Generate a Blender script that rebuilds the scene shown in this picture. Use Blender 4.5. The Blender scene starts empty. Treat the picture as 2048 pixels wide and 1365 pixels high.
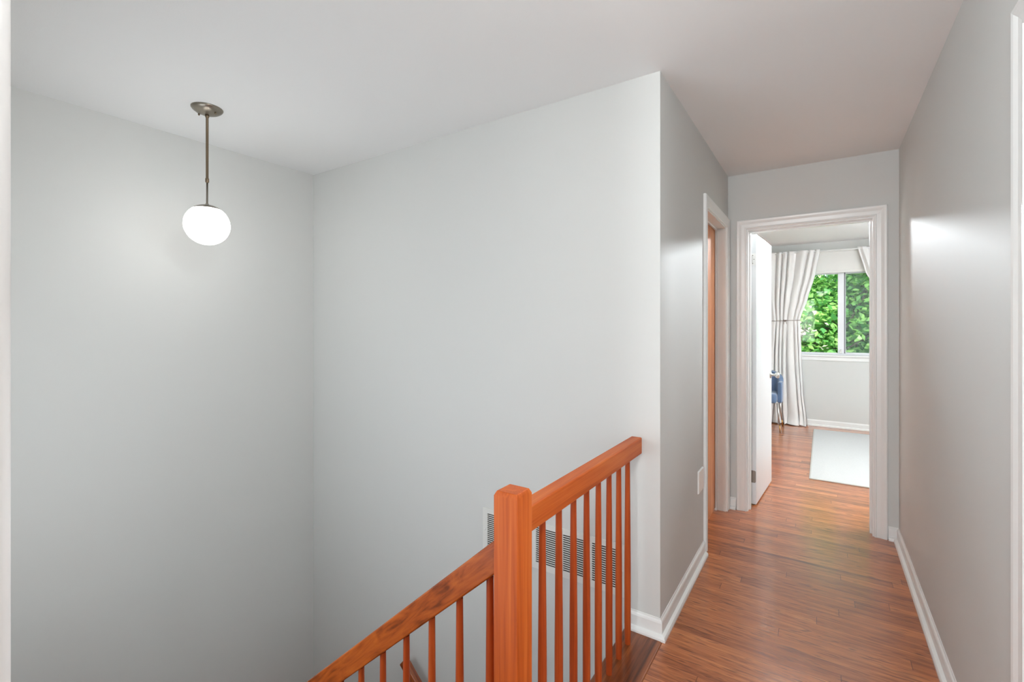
import bpy, bmesh, math, random
import numpy as np
from mathutils import Vector, Matrix
R = math.radians
sc = bpy.context.scene
C = sc.collection
# ------------------------------------------------------------------ camera
W_, H_ = 2048, 1365
F = 931.0
EYE = 1.346
cam_d = bpy.data.cameras.new('camera')
cam = bpy.data.objects.new('camera', cam_d); C.objects.link(cam)
cam.location = (0, 0, EYE)
cam.rotation_euler = (R(90), 0, R(33.73))
cam_d.sensor_fit = 'HORIZONTAL'; cam_d.sensor_width = 36
cam_d.lens = 36*F/W_
cam_d.shift_y = -(682.5-650.4)/W_
cam_d.clip_start = 0.02; cam_d.clip_end = 200
sc.camera = cam
sc.view_settings.view_transform = 'Standard'
sc.view_settings.look = 'None'
sc.view_settings.gamma = 1
sc.view_settings.exposure = 0.10
sc.view_settings.use_curve_mapping = False
# ------------------------------------------------------------------ world + lights
w = bpy.data.worlds.new('sky'); sc.world = w; w.use_nodes = True
bg = w.node_tree.nodes['Background']
bg.inputs[0].default_value = (0.80, 0.90, 1.0, 1); bg.inputs[1].default_value = 2.2
def light(name, kind, loc, energy, color=(1,1,1), rot=(0,0,0), size=1, size_y=None, shape=None, spread=None):
    d = bpy.data.lights.new(name, kind); d.energy = energy; d.color = color
    if kind == 'AREA':
        d.size = size
        if shape: d.shape = shape
        if size_y: d.shape = 'RECTANGLE'; d.size_y = size_y
        if spread: d.spread = spread
    if kind == 'POINT': d.shadow_soft_size = size
    if kind == 'SUN': d.angle = size
    o = bpy.data.objects.new(name, d); C.objects.link(o); o.location = loc; o.rotation_euler = rot
    return o
sun = light('sun', 'SUN', (3,-8,12), 7, (1,.95,.86), (R(48), 0, R(22)), R(1.5))
# added fill lights at made-up windows outside the frame (openings and windows below)
light('bedroom_side_fill', 'AREA', (1.64, 5.55, 1.45), 15, (.95,.98,1), (0,R(90),0), 1.35, 1.5)  # added to brighten the bedroom and the left hall wall
light('stairwell_fill', 'AREA', (-1.95, -.04, .75), 4.6, (.98,.99,.96), (R(90),0,0), 1.6, 1.5)  # made-up source that brightens the stairwell walls
light('rear_hall_fill', 'AREA', (-.43, -3.46, 1.5), 62, (.90,.95,.98), (R(90),0,0), .40, 1.4)  # added source behind the camera, fills the hall
light('side_room_fill', 'AREA', (2.20, 1.05, 1.45), 17, (.94,.97,.98), (0,R(90),0), 1.3, 1.6)  # added fill through the right doorway, onto newel and walls
light('hall_ceiling_lamp_light', 'POINT', (-.02, .45, 2.22), 29, (.90,.96,.99), size=.12)
light('bedroom_ceiling_fill', 'AREA', (1.15, 4.35, 1.84), 92, (.93,.98,1), (R(180),0,0), .26, shape='DISK')  # added uplight that brightens the bedroom ceiling
for x, rz_, pw in ((-.28, 2, 25), (1.1, 24, 17)):
    light('bedroom_lamp_hall_fill', 'AREA', (x, 5.66, 2.405), pw, (.88,.95,1), (R(-86), 0, R(-rz_)), .16, shape='DISK', spread=R(50))  # ceiling source inferred from the wall patches, beam narrowed and aimed to fill the hall

# ------------------------------------------------------------------ materials
def s2l(c):
    return tuple((v/12.92 if v <= .04045 else ((v+.055)/1.055)**2.4) for v in [x/255 for x in c]) + (1,)
def mat(name, col, rough=.5, metal=0, spec=.5, bump=0, bump_scale=200, var=0, coat=0):
    m = bpy.data.materials.new(name); m.use_nodes = True
    nt = m.node_tree; b = nt.nodes['Principled BSDF']
    c = s2l(col) if max(col) > 1 else tuple(col)+(1,)
    b.inputs['Base Color'].default_value = c
    b.inputs['Roughness'].default_value = rough; b.inputs['Metallic'].default_value = metal
    b.inputs['Specular IOR Level'].default_value = spec
    if coat: b.inputs['Coat Weight'].default_value = coat; b.inputs['Coat Roughness'].default_value = .15
    tc = nt.nodes.new('ShaderNodeTexCoord')
    n = nt.nodes.new('ShaderNodeTexNoise'); n.inputs['Scale'].default_value = bump_scale; n.inputs['Detail'].default_value = 3
    nt.links.new(tc.outputs['Object'], n.inputs['Vector'])
    if bump:
        bp = nt.nodes.new('ShaderNodeBump'); bp.inputs['Strength'].default_value = bump; bp.inputs['Distance'].default_value = .002
        nt.links.new(n.outputs['Fac'], bp.inputs['Height']); nt.links.new(bp.outputs['Normal'], b.inputs['Normal'])
    if var:
        mx = nt.nodes.new('ShaderNodeMix'); mx.data_type = 'RGBA'
        mx.inputs['A'].default_value = tuple(x*(1-var) for x in c[:3])+(1,)
        mx.inputs['B'].default_value = tuple(min(1, x*(1+var)) for x in c[:3])+(1,)
        nt.links.new(n.outputs['Fac'], mx.inputs['Factor']); nt.links.new(mx.outputs['Result'], b.inputs['Base Color'])
    return m
def wood(name, dark, mid, light_, rough=.3, sc_across=28, sc_along=1.6, knots=1.0, coat=.3):
    """grain runs along local Z"""
    m = bpy.data.materials.new(name); m.use_nodes = True
    nt = m.node_tree; b = nt.nodes['Principled BSDF']; L = nt.links.new
    tc = nt.nodes.new('ShaderNodeTexCoord')
    oi = nt.nodes.new('ShaderNodeObjectInfo')
    add = nt.nodes.new('ShaderNodeVectorMath'); add.operation = 'ADD'
    sv = nt.nodes.new('ShaderNodeVectorMath'); sv.operation = 'SCALE'; sv.inputs['Scale'].default_value = 7.3
    cx = nt.nodes.new('ShaderNodeCombineXYZ')
    for k in 'XYZ': L(oi.outputs['Random'], cx.inputs[k])
    L(cx.outputs[0], sv.inputs[0]); L(tc.outputs['Object'], add.inputs[0]); L(sv.outputs[0], add.inputs[1])
    mp = nt.nodes.new('ShaderNodeMapping'); mp.inputs['Scale'].default_value = (sc_across, sc_across, sc_along)
    L(add.outputs[0], mp.inputs['Vector'])
    n1 = nt.nodes.new('ShaderNodeTexNoise'); n1.inputs['Scale'].default_value = 1; n1.inputs['Detail'].default_value = 4; n1.inputs['Distortion'].default_value = knots
    L(mp.outputs[0], n1.inputs['Vector'])
    mp2 = nt.nodes.new('ShaderNodeMapping'); mp2.inputs['Scale'].default_value = (sc_across*9, sc_across*9, sc_along*3)
    L(add.outputs[0], mp2.inputs['Vector'])
    n2 = nt.nodes.new('ShaderNodeTexNoise'); n2.inputs['Scale'].default_value = 1; n2.inputs['Detail'].default_value = 2
    L(mp2.outputs[0], n2.inputs['Vector'])
    ma = nt.nodes.new('ShaderNodeMath'); ma.operation = 'MULTIPLY_ADD'; ma.inputs[1].default_value = .3
    L(n2.outputs['Fac'], ma.inputs[0]); L(n1.outputs['Fac'], ma.inputs[2])
    cr = nt.nodes.new('ShaderNodeValToRGB')
    e = cr.color_ramp.elements; e[0].position = .42; e[0].color = s2l(dark); e[1].position = .84; e[1].color = s2l(light_)
    x = e.new(.62); x.color = s2l(mid)
    L(ma.outputs[0], cr.inputs[0]); L(cr.outputs[0], b.inputs['Base Color'])
    b.inputs['Roughness'].default_value = rough
    b.inputs['Coat Weight'].default_value = coat; b.inputs['Coat Roughness'].default_value = .12
    b.inputs['Specular IOR Level'].default_value = .25 if coat < .2 else .5
    return m
def floor_mat(name, along='X'):
    """strip oak floor, boards run along X, 57 mm wide"""
    m = bpy.data.materials.new(name); m.use_nodes = True
    nt = m.node_tree; b = nt.nodes['Principled BSDF']; L = nt.links.new
    N = nt.nodes.new
    tc = N('ShaderNodeTexCoord'); sep = N('ShaderNodeSeparateXYZ'); L(tc.outputs['Object'], sep.inputs[0])
    def math_(op, a, b_=None, c=None):
        n = N('ShaderNodeMath'); n.operation = op
        for i, v in enumerate((a, b_, c)):
            if v is None: continue
            if isinstance(v, (int, float)): n.inputs[i].default_value = v
            else: L(v, n.inputs[i])
        return n.outputs[0]
    BW = .0625
    ax, ay = (sep.outputs['X'], sep.outputs['Y']) if along == 'X' else (sep.outputs['Y'], sep.outputs['X'])
    v = math_('DIVIDE', ay, BW); row = math_('FLOOR', v); fv = math_('FRACT', v)
    wn = N('ShaderNodeTexWhiteNoise'); wn.noise_dimensions = '1D'; L(row, wn.inputs['W'])
    u = math_('ADD', math_('DIVIDE', ax, 1.15), math_('MULTIPLY', wn.outputs['Value'], 7.0))
    colm = math_('FLOOR', u); fu = math_('FRACT', u)
    wn2 = N('ShaderNodeTexWhiteNoise'); wn2.noise_dimensions = '2D'
    cx = N('ShaderNodeCombineXYZ'); L(row, cx.inputs[0]); L(colm, cx.inputs[1]); L(cx.outputs[0], wn2.inputs['Vector'])
    rnd = wn2.outputs['Value']
    # grain
    off = N('ShaderNodeCombineXYZ'); L(math_('MULTIPLY', rnd, 31.0), off.inputs[0]); L(math_('MULTIPLY', rnd, 17.0), off.inputs[1]); L(rnd, off.inputs[2])
    gv = N('ShaderNodeCombineXYZ'); L(ax, gv.inputs[0]); L(ay, gv.inputs[1])
    ad = N('ShaderNodeVectorMath'); ad.operation = 'ADD'; L(gv.outputs[0], ad.inputs[0]); L(off.outputs[0], ad.inputs[1])
    mp = N('ShaderNodeMapping'); mp.inputs['Scale'].default_value = (2.2, 30, 1); L(ad.outputs[0], mp.inputs['Vector'])
    n1 = N('ShaderNodeTexNoise'); n1.inputs['Scale'].default_value = 1; n1.inputs['Detail'].default_value = 5; n1.inputs['Distortion'].default_value = 1.2
    L(mp.outputs[0], n1.inputs['Vector'])
    mp2 = N('ShaderNodeMapping'); mp2.inputs['Scale'].default_value = (9, 260, 1); L(ad.outputs[0], mp2.inputs['Vector'])
    n2 = N('ShaderNodeTexNoise'); n2.inputs['Scale'].default_value = 1; n2.inputs['Detail'].default_value = 2; L(mp2.outputs[0], n2.inputs['Vector'])
    # cathedral figure: rings around the board's middle
    mp3 = N('ShaderNodeMapping'); mp3.inputs['Scale'].default_value = (1.4, 9, 1); L(ad.outputs[0], mp3.inputs['Vector'])
    n3 = N('ShaderNodeTexNoise'); n3.inputs['Scale'].default_value = 1; n3.inputs['Detail'].default_value = 1; L(mp3.outputs[0], n3.inputs['Vector'])
    rings = math_('SINE', math_('MULTIPLY', n3.outputs['Fac'], 75.0))
    g = math_('ADD', math_('MULTIPLY_ADD', n1.outputs['Fac'], .50, .045), math_('MULTIPLY', n2.outputs['Fac'], .20))
    g = math_('ADD', g, math_('MULTIPLY', rings, .03))
    g = math_('ADD', g, math_('MULTIPLY', math_('SUBTRACT', rnd, .5), .17))
    cr = N('ShaderNodeValToRGB'); e = cr.color_ramp.elements
    e[0].position = .20; e[0].color = s2l((104, 50, 18)); e[1].position = .66; e[1].color = s2l((220, 146, 90))
    x = e.new(.34); x.color = s2l((164, 90, 44)); x = e.new(.48); x.color = s2l((194, 116, 64))
    L(g, cr.inputs[0])
    # open-grain flecks
    mp4 = N('ShaderNodeMapping'); mp4.inputs['Scale'].default_value = (14, 150, 1); L(ad.outputs[0], mp4.inputs['Vector'])
    n4 = N('ShaderNodeTexNoise'); n4.inputs['Scale'].default_value = 1; n4.inputs['Detail'].default_value = 1; L(mp4.outputs[0], n4.inputs['Vector'])
    fl = math_('MULTIPLY', math_('SMOOTH_MIN', math_('MULTIPLY', math_('MAXIMUM', math_('SUBTRACT', n4.outputs['Fac'], .50), 0.0), 9.0), 1.0, .1), math_('MAXIMUM', math_('MULTIPLY', rings, 1.0), 0.0))
    fm = N('ShaderNodeMix'); fm.data_type = 'RGBA'; fm.blend_type = 'MULTIPLY'; L(fl, fm.inputs['Factor']); L(cr.outputs[0], fm.inputs['A']); fm.inputs['B'].default_value = (.42, .36, .33, 1)
    # seams
    seam_v = math_('LESS_THAN', math_('ABSOLUTE', math_('SUBTRACT', fv, .5)), .488)
    seam_u = math_('LESS_THAN', math_('ABSOLUTE', math_('SUBTRACT', fu, .5)), .4988)
    seam = math_('MULTIPLY', seam_v, seam_u)
    mx = N('ShaderNodeMix'); mx.data_type = 'RGBA'
    ml = N('ShaderNodeMix'); ml.data_type = 'RGBA'; ml.blend_type = 'MULTIPLY'; ml.inputs['Factor'].default_value = 1
    L(fm.outputs['Result'], ml.inputs['A']); ml.inputs['B'].default_value = (.42, .36, .34, 1)
    L(seam, mx.inputs['Factor']); L(ml.outputs['Result'], mx.inputs['A']); L(fm.outputs['Result'], mx.inputs['B'])
    L(mx.outputs['Result'], b.inputs['Base Color'])
    b.inputs['Roughness'].default_value = .38
    b.inputs['Coat Weight'].default_value = .9; b.inputs['Coat Roughness'].default_value = .17; b.inputs['Coat IOR'].default_value = 1.5
    bp = N('ShaderNodeBump'); bp.inputs['Strength'].default_value = .22; bp.inputs['Distance'].default_value = .001
    hh = math_('ADD', math_('MULTIPLY', seam, 1.0), math_('MULTIPLY', n1.outputs['Fac'], .8))
    L(hh, bp.inputs['Height']); L(bp.outputs['Normal'], b.inputs['Normal']); L(bp.outputs['Normal'], b.inputs['Coat Normal'])
    return m

M = {}
M['wall'] = mat('wall_paint', (214, 214, 211), .7, spec=.2, bump=.05, bump_scale=350)
M['ceil'] = mat('ceiling_paint', (240, 240, 239), .85, bump=.12, bump_scale=260)
M['trim'] = mat('white_trim_paint', (238, 238, 236), .28)
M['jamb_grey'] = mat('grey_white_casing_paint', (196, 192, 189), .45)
M['door_white'] = mat('white_door_paint', (226, 228, 230), .3)
M['floor'] = floor_mat('oak_strip_floor')
M['edge'] = wood('oak_edge_board', (72, 32, 10), (122, 62, 28), (160, 92, 48), .3, 24, 2.0)
M['rail'] = wood('orange_stained_fir', (166, 70, 20), (196, 92, 32), (214, 116, 52), .42, 22, 1.2, .7, .0)
M['railfig'] = wood('orange_stained_fir_figured', (116, 50, 10), (164, 76, 20), (186, 94, 30), .38, 20, 5, 2.2, .12)
M['baluster'] = wood('red_stained_baluster', (148, 58, 20), (172, 72, 28), (188, 88, 38), .4, 30, 1.5, .5, .1)
M['wallrail'] = wood('polished_handrail', (116, 50, 20), (150, 74, 34), (176, 96, 50), .25, 20, 2, 1, 1.0)
M['door_wood'] = wood('orange_birch_door', (186, 112, 66), (202, 130, 82), (214, 146, 98), .4, 16, .8, .5, .1)
M['nickel'] = mat('aged_nickel', (150, 142, 130), .32, 1.0)
M['bronze'] = mat('aged_brass_stem', (128, 112, 92), .38, .9)
M['steel'] = mat('brushed_steel', (190, 188, 184), .3, 1.0)
M['hinge_dark'] = mat('tarnished_hinge', (140, 130, 122), .4, .85)
M['dark'] = mat('duct_shade_paint', (40, 32, 28), .8)
M['grille'] = mat('white_enamel_grille', (226, 225, 220), .4)
M['plastic'] = mat('white_plastic', (240, 240, 238), .3)
M['curtain'] = mat('off_white_linen', (240, 238, 236), .9, bump=.3, bump_scale=500)
M['shade'] = mat('white_shade_cloth', (232, 230, 226), .9, bump=.2, bump_scale=400)
M['rug'] = mat('pale_wool_rug', (205, 205, 204), .95, bump=.8, bump_scale=90, var=.10)
M['rug_edge'] = mat('rug_binding', (190, 186, 180), .9)
M['velvet'] = mat('blue_velvet', (98, 122, 156), .8, var=.12, bump=.15, bump_scale=60)
M['velvet'].node_tree.nodes['Principled BSDF'].inputs['Sheen Weight'].default_value = .5
M['brass'] = mat('brass_leg', (196, 150, 90), .3, 1.0)
M['leg_pale'] = mat('pale_metal_leg', (205, 200, 194), .3, .8)
M['rope'] = mat('brown_rope', (120, 96, 82), .8)
M['alu'] = mat('window_frame_paint', (232, 232, 236), .35)
M['gasket'] = mat('grey_window_channel', (120, 118, 122), .5)
M['bark'] = mat('grey_bark', (92, 84, 76), .9, bump=.6, bump_scale=30, var=.2)
M['grass'] = mat('lawn', (96, 140, 70), .95, var=.3, bump_scale=3)
M['roofing'] = mat('pale_siding', (214, 222, 228), .8)
M['roof'] = mat('grey_shingle', (120, 132, 140), .9, var=.15, bump_scale=20)
def leafmat(name, c1, c2, tr=.45):
    m = bpy.data.materials.new(name); m.use_nodes = True
    nt = m.node_tree; L = nt.links.new; nt.nodes.remove(nt.nodes['Principled BSDF'])
    out = nt.nodes['Material Output']
    d = nt.nodes.new('ShaderNodeBsdfDiffuse'); t = nt.nodes.new('ShaderNodeBsdfTranslucent'); mx = nt.nodes.new('ShaderNodeMixShader')
    gl = nt.nodes.new('ShaderNodeBsdfGlossy'); gl.inputs['Roughness'].default_value = .45; mx2 = nt.nodes.new('ShaderNodeMixShader'); mx2.inputs[0].default_value = .06
    tc = nt.nodes.new('ShaderNodeTexCoord'); n = nt.nodes.new('ShaderNodeTexWhiteNoise')
    at = nt.nodes.new('ShaderNodeAttribute'); at.attribute_name = 'leafid'
    L(at.outputs['Vector'], n.inputs['Vector'])
    cr = nt.nodes.new('ShaderNodeValToRGB'); cr.color_ramp.elements[0].color = s2l(c1); cr.color_ramp.elements[1].color = s2l(c2)
    L(n.outputs['Value'], cr.inputs[0]); L(cr.outputs[0], d.inputs[0]); L(cr.outputs[0], t.inputs[0])
    mx.inputs[0].default_value = tr; L(d.outputs[0], mx.inputs[1]); L(t.outputs[0], mx.inputs[2])
    L(mx.outputs[0], mx2.inputs[1]); L(gl.outputs[0], mx2.inputs[2]); L(mx2.outputs[0], out.inputs[0])
    return m
M['leaf_green'] = leafmat('green_maple_leaves', (64, 150, 66), (176, 224, 124))
M['leaf_deep'] = leafmat('deep_green_leaves', (48, 116, 70), (128, 192, 112))
M['leaf_pink'] = leafmat('pale_pink_leaves', (226, 196, 198), (244, 228, 228), .3)
def emis(name, col, st):
    m = bpy.data.materials.new(name); m.use_nodes = True
    b = m.node_tree.nodes['Principled BSDF']; b.inputs['Base Color'].default_value = (.9,.9,.9,1)
    b.inputs['Emission Color'].default_value = tuple(col)+(1,); b.inputs['Emission Strength'].default_value = st
    return m
M['globe'] = emis('lit_opal_glass', (1, .995, .97), 10)
M['lens'] = emis('lamp_lens', (1, .98, .95), 3)
def glassmat(name, fac, tint=(1,1,1), dif=0):
    m = bpy.data.materials.new(name); m.use_nodes = True
    nt = m.node_tree; L = nt.links.new; nt.nodes.remove(nt.nodes['Principled BSDF'])
    t = nt.nodes.new('ShaderNodeBsdfTransparent'); t.inputs[0].default_value = tuple(tint)+(1,)
    g = nt.nodes.new('ShaderNodeBsdfGlossy' if not dif else 'ShaderNodeBsdfDiffuse')
    if dif: g.inputs[0].default_value = (.25,.27,.29,1)
    else: g.inputs['Roughness'].default_value = .02
    mx = nt.nodes.new('ShaderNodeMixShader'); mx.inputs[0].default_value = fac
    L(t.outputs[0], mx.inputs[1]); L(g.outputs[0], mx.inputs[2]); L(mx.outputs[0], nt.nodes['Material Output'].inputs[0])
    return m
M['glass'] = glassmat('window_glass', .004)
M['screen'] = glassmat('insect_screen', .22, (.92,.95,.95), 1)

# ------------------------------------------------------------------ mesh helpers
def link(name, bm, m, parent=None, smooth=False, bevel=0, seg=2):
    me = bpy.data.meshes.new(name)
    bmesh.ops.recalc_face_normals(bm, faces=bm.faces[:])
    bm.to_mesh(me); bm.free()
    for mm in (m if isinstance(m, (list, tuple)) else [m]): me.materials.append(mm)
    if smooth:
        for p in me.polygons: p.use_smooth = True
    o = bpy.data.objects.new(name, me); C.objects.link(o)
    if parent: o.parent = parent
    if bevel:
        b = o.modifiers.new('bevel', 'BEVEL'); b.width = bevel; b.segments = seg; b.limit_method = 'ANGLE'; b.angle_limit = R(35)
        if not smooth:
            for p in me.polygons: p.use_smooth = True
        b.harden_normals = True
    return o
def box(bm, x0, x1, y0, y1, z0, z1, mi=0, M_=None):
    vs = [bm.verts.new((x, y, z)) for x in (x0, x1) for y in (y0, y1) for z in (z0, z1)]
    if M_: 
        for v in vs: v.co = M_ @ v.co
    for f in ((0,1,3,2),(4,6,7,5),(0,4,5,1),(2,3,7,6),(0,2,6,4),(1,5,7,3)):
        fc = bm.faces.new([vs[i] for i in f]); fc.material_index = mi
    return vs
def boxes(name, lst, m, parent=None, bevel=0):
    bm = bmesh.new()
    for b in lst: box(bm, *b)
    return link(name, bm, m, parent, bevel=bevel)
def lathe(bm, prof, n=32, M_=None, cap=True):
    rings = []
    for r, z in prof:
        if r < 1e-6:
            v = bm.verts.new((0,0,z)); rings.append([v])
        else:
            rings.append([bm.verts.new((r*math.cos(2*math.pi*k/n), r*math.sin(2*math.pi*k/n), z)) for k in range(n)])
    for a, b in zip(rings, rings[1:]):
        for k in range(n):
            k2 = (k+1) % n
            if len(a) == 1 and len(b) == 1: continue
            if len(a) == 1: bm.faces.new((a[0], b[k], b[k2]))
            elif len(b) == 1: bm.faces.new((a[k], a[k2], b[0]))
            else: bm.faces.new((a[k], a[k2], b[k2], b[k]))
    if cap:
        for r in (rings[0], rings[-1]):
            if len(r) > 1: bm.faces.new(r)
    if M_:
        for r in rings:
            for v in r: v.co = M_ @ v.co
def tube(bm, pts, rad, n=10):
    pts = [Vector(p) for p in pts]
    if not isinstance(rad, (list, tuple)): rad = [rad]*len(pts)
    rings = []
    for i, p in enumerate(pts):
        t = (pts[min(i+1, len(pts)-1)] - pts[max(i-1, 0)]).normalized()
        a = Vector((0,0,1)) if abs(t.z) < .9 else Vector((1,0,0))
        u = t.cross(a).normalized(); v = t.cross(u)
        rings.append([bm.verts.new(p + (u*math.cos(2*math.pi*k/n) + v*math.sin(2*math.pi*k/n))*rad[i]) for k in range(n)])
    for a, b in zip(rings, rings[1:]):
        for k in range(n): bm.faces.new((a[k], a[(k+1)%n], b[(k+1)%n], b[k]))
    bm.faces.new(rings[0]); bm.faces.new(rings[-1])
def sweep(bm, prof, path, frame):
    """prof: 2D points (a,b); path: list of (origin, dirA) where the point = origin + a*dirA + b*frame (mitred by longer dirA)"""
    rings = [[bm.verts.new(Vector(o) + Vector(dA)*a + Vector(frame)*b) for a, b in prof] for o, dA in path]
    n = len(prof)
    for r, q in zip(rings, rings[1:]):
        for k in range(n): bm.faces.new((r[k], r[(k+1)%n], q[(k+1)%n], q[k]))
    bm.faces.new(rings[0]); bm.faces.new(rings[-1])
def empty(name, loc, label=None, cat=None, group=None, rz=0):
    o = bpy.data.objects.new(name, None); C.objects.link(o); o.location = loc; o.rotation_euler = (0,0,rz)
    o.empty_display_size = .1
    if label: o['label'] = label; o['category'] = cat
    if group: o['group'] = group
    return o
def tag(o, label, cat, group=None, kind=None):
    o['label'] = label; o['category'] = cat
    if group: o['group'] = group
    if kind: o['kind'] = kind
    return o
def struct(o, label=None, cat=None):
    o['kind'] = 'structure'
    if label: o['label'] = label
    if cat: o['category'] = cat
    return o

# ------------------------------------------------------------------ the setting
XR, XL, XW, YB, YE, YF, ZC = .394, -.582, -3.09, 2.02, 3.74, 7.42, 2.44
EDGE = -.735      # edge of the landing floor at the stairwell
BL, BR = -2.7, 1.55   # bedroom side walls
T = .12
struct(boxes('floor', [(-.565, XR+.02, -3.5, YE+T, -.25, 0), (-.72, -.565, -3.5, -.05, -.25, 0), (-.66, -.565, -.05, .09, -.25, 0),
    (-.66, -.565, 2.02, YE, -.25, 0), (BL, BR, YE+T, YF, -.25, 0)], M['floor']), 'glossy reddish oak strip floor of hall and bedroom', 'floor')
o = boxes('trim_1', [(0, .17, -.032, 0, 0, YB-.09)], M['edge'], bevel=.008)
o.matrix_world = Matrix.Translation((EDGE, .09, 0)) @ Matrix.Rotation(R(-90), 4, 'X')
# local z -> world +y, local y -> world -z (so -.032..0 means 0..+.032); drop it so the top is flush
o.location.z = -.0305
struct(o, 'dark oak nosing board along the open edge of the stairwell', 'floor edge board')
struct(boxes('ceiling', [(-3.21, XR+T, -3.5, YE, ZC, ZC+.15), (BL, BR, YE, YF+T, ZC, ZC+.15)], M['ceil']), 'smooth white ceiling', 'ceiling')
# right hall wall with a doorway close to the camera
D3 = (.78, 1.541)
struct(boxes('wall_right', [(XR, XR+T, -3.5, D3[0], 0, ZC), (XR, XR+T, D3[1], YE, 0, ZC), (XR, XR+T, D3[0], D3[1], 2.040, ZC)], M['wall']), 'long grey wall on the right of the hall', 'wall')
D1 = (2.955, 3.655)
struct(boxes('wall_left', [(XL-T, XL, YB+T, D1[0], 0, ZC), (XL-T, XL, D1[1], YE, 0, ZC), (XL-T, XL, D1[0], D1[1], 2.055, ZC)], M['wall']), 'short grey wall on the left of the hall with a doorway', 'wall')
struct(boxes('wall_back', [(XW-T, XL, YB, YB+T, -2.8, ZC)], M['wall']), 'grey wall behind the balustrade with its outer corner', 'wall')
struct(boxes('wall_stairwell', [(XW-T, XW, -.05, YB, -2.8, ZC)], M['wall']), 'grey wall behind the pendant lamp', 'wall')
struct(boxes('wall_near', [(XW-T, -2.75, -.05, .075, -2.8, ZC), (-1.15, -.62, -.05, .075, -2.8, ZC), (-2.75, -1.15, -.05, .075, -2.8, 0), (-2.75, -1.15, -.05, .075, 1.5, ZC)], M['wall']), 'wall beside the top of the stairs', 'wall')
D2 = (-.46, .275)
struct(boxes('wall_end', [(BL, D2[0], YE, YE+T, 0, ZC), (D2[1], BR, YE, YE+T, 0, ZC), (D2[0], D2[1], YE, YE+T, 2.04, ZC)], M['wall']), 'grey wall at the end of the hall around the bedroom doorway', 'wall')
# bedroom walls
WZ = (.95, 2.10)
W1, W2 = (-.50, .90), (-2.10, -.70)
struct(boxes('wall_far', [(BL, BR, YF, YF+T, 0, WZ[0]), (BL, BR, YF, YF+T, WZ[1], ZC), (BL, W2[0], YF, YF+T, WZ[0], WZ[1]),
    (W2[1], W1[0], YF, YF+T, WZ[0], WZ[1]), (W1[1], BR, YF, YF+T, WZ[0], WZ[1])], M['wall']), 'pale grey bedroom wall under and around the windows', 'wall')
struct(boxes('wall_bedroom_left', [(BL-T, BL, YE, YF+T, 0, ZC)], M['wall']))
struct(boxes('wall_bedroom_right', [(BR, BR+T, YE, 4.80, 0, ZC), (BR, BR+T, 6.30, YF+T, 0, ZC), (BR, BR+T, 4.80, 6.30, 0, .78), (BR, BR+T, 4.80, 6.30, 2.13, ZC)], M['wall']))
# room behind the camera, with an added window opening for fill light
struct(boxes('wall_rear', [(-.84, XR+T, -3.62, -3.5, 0, .8), (-.84, XR+T, -3.62, -3.5, 2.2, ZC), (-.84, -.66, -3.62, -3.5, .8, 2.2), (-.20, XR+T, -3.62, -3.5, .8, 2.2)], M['wall']))
struct(boxes('wall_rear_left', [(-.84, -.72, -3.5, -.05, 0, ZC)], M['wall']))
struct(boxes('wall_below_landing', [(-.70, -.60, .09, YB, -2.8, -.04)], M['wall']))
struct(boxes('floor', [(XW, -.7, 1.07, YB, -2.9, -2.8)], M['floor']))

# baseboards ---------------------------------------------------------------
BP = [(0,0),(.028,0),(.028,.010),(.024,.018),(.014,.022),(.0115,.023),(.0115,.066),(.009,.073),(.004,.078),(.003,.083),(0,.083)]
def baseboard(name, path):
    """path: list of (x,y,nx,ny) - the wall line and the outward (possibly mitred) normal"""
    bm = bmesh.new()
    sweep(bm, BP, [((x,y,0),(nx,ny,0)) for x,y,nx,ny in path], (0,0,1))
    o = link(name, bm, M['trim'])
    return struct(o, None, None)
struct(baseboard('baseboard_back', [(-.735+.0, YB, 0, -1), (XL, YB, 1, -1), (XL, D1[0]-.066, 1, 0)]), 'white baseboard wrapping the wall corner beside the balustrade', 'baseboard')
struct(baseboard('baseboard_right', [(XR, D3[1]+.066, -1, 0), (XR, YE, -1, -1), (D2[1]+.066, YE, 0, -1)]), 'long white baseboard on the right of the hall', 'baseboard')
struct(baseboard('baseboard_right_near', [(XR, -3.4, -1, 0), (XR, D3[0]-.066, -1, 0)]))
struct(baseboard('baseboard_end', [(XL+.001, YE, 0, -1), (D2[0]-.066, YE, 0, -1)]), 'short white baseboard between the two door casings', 'baseboard')
struct(baseboard('baseboard_far', [(BL, YF, 0, -1), (BR, YF, 0, -1)]), 'white baseboard under the bedroom window', 'baseboard')

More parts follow.
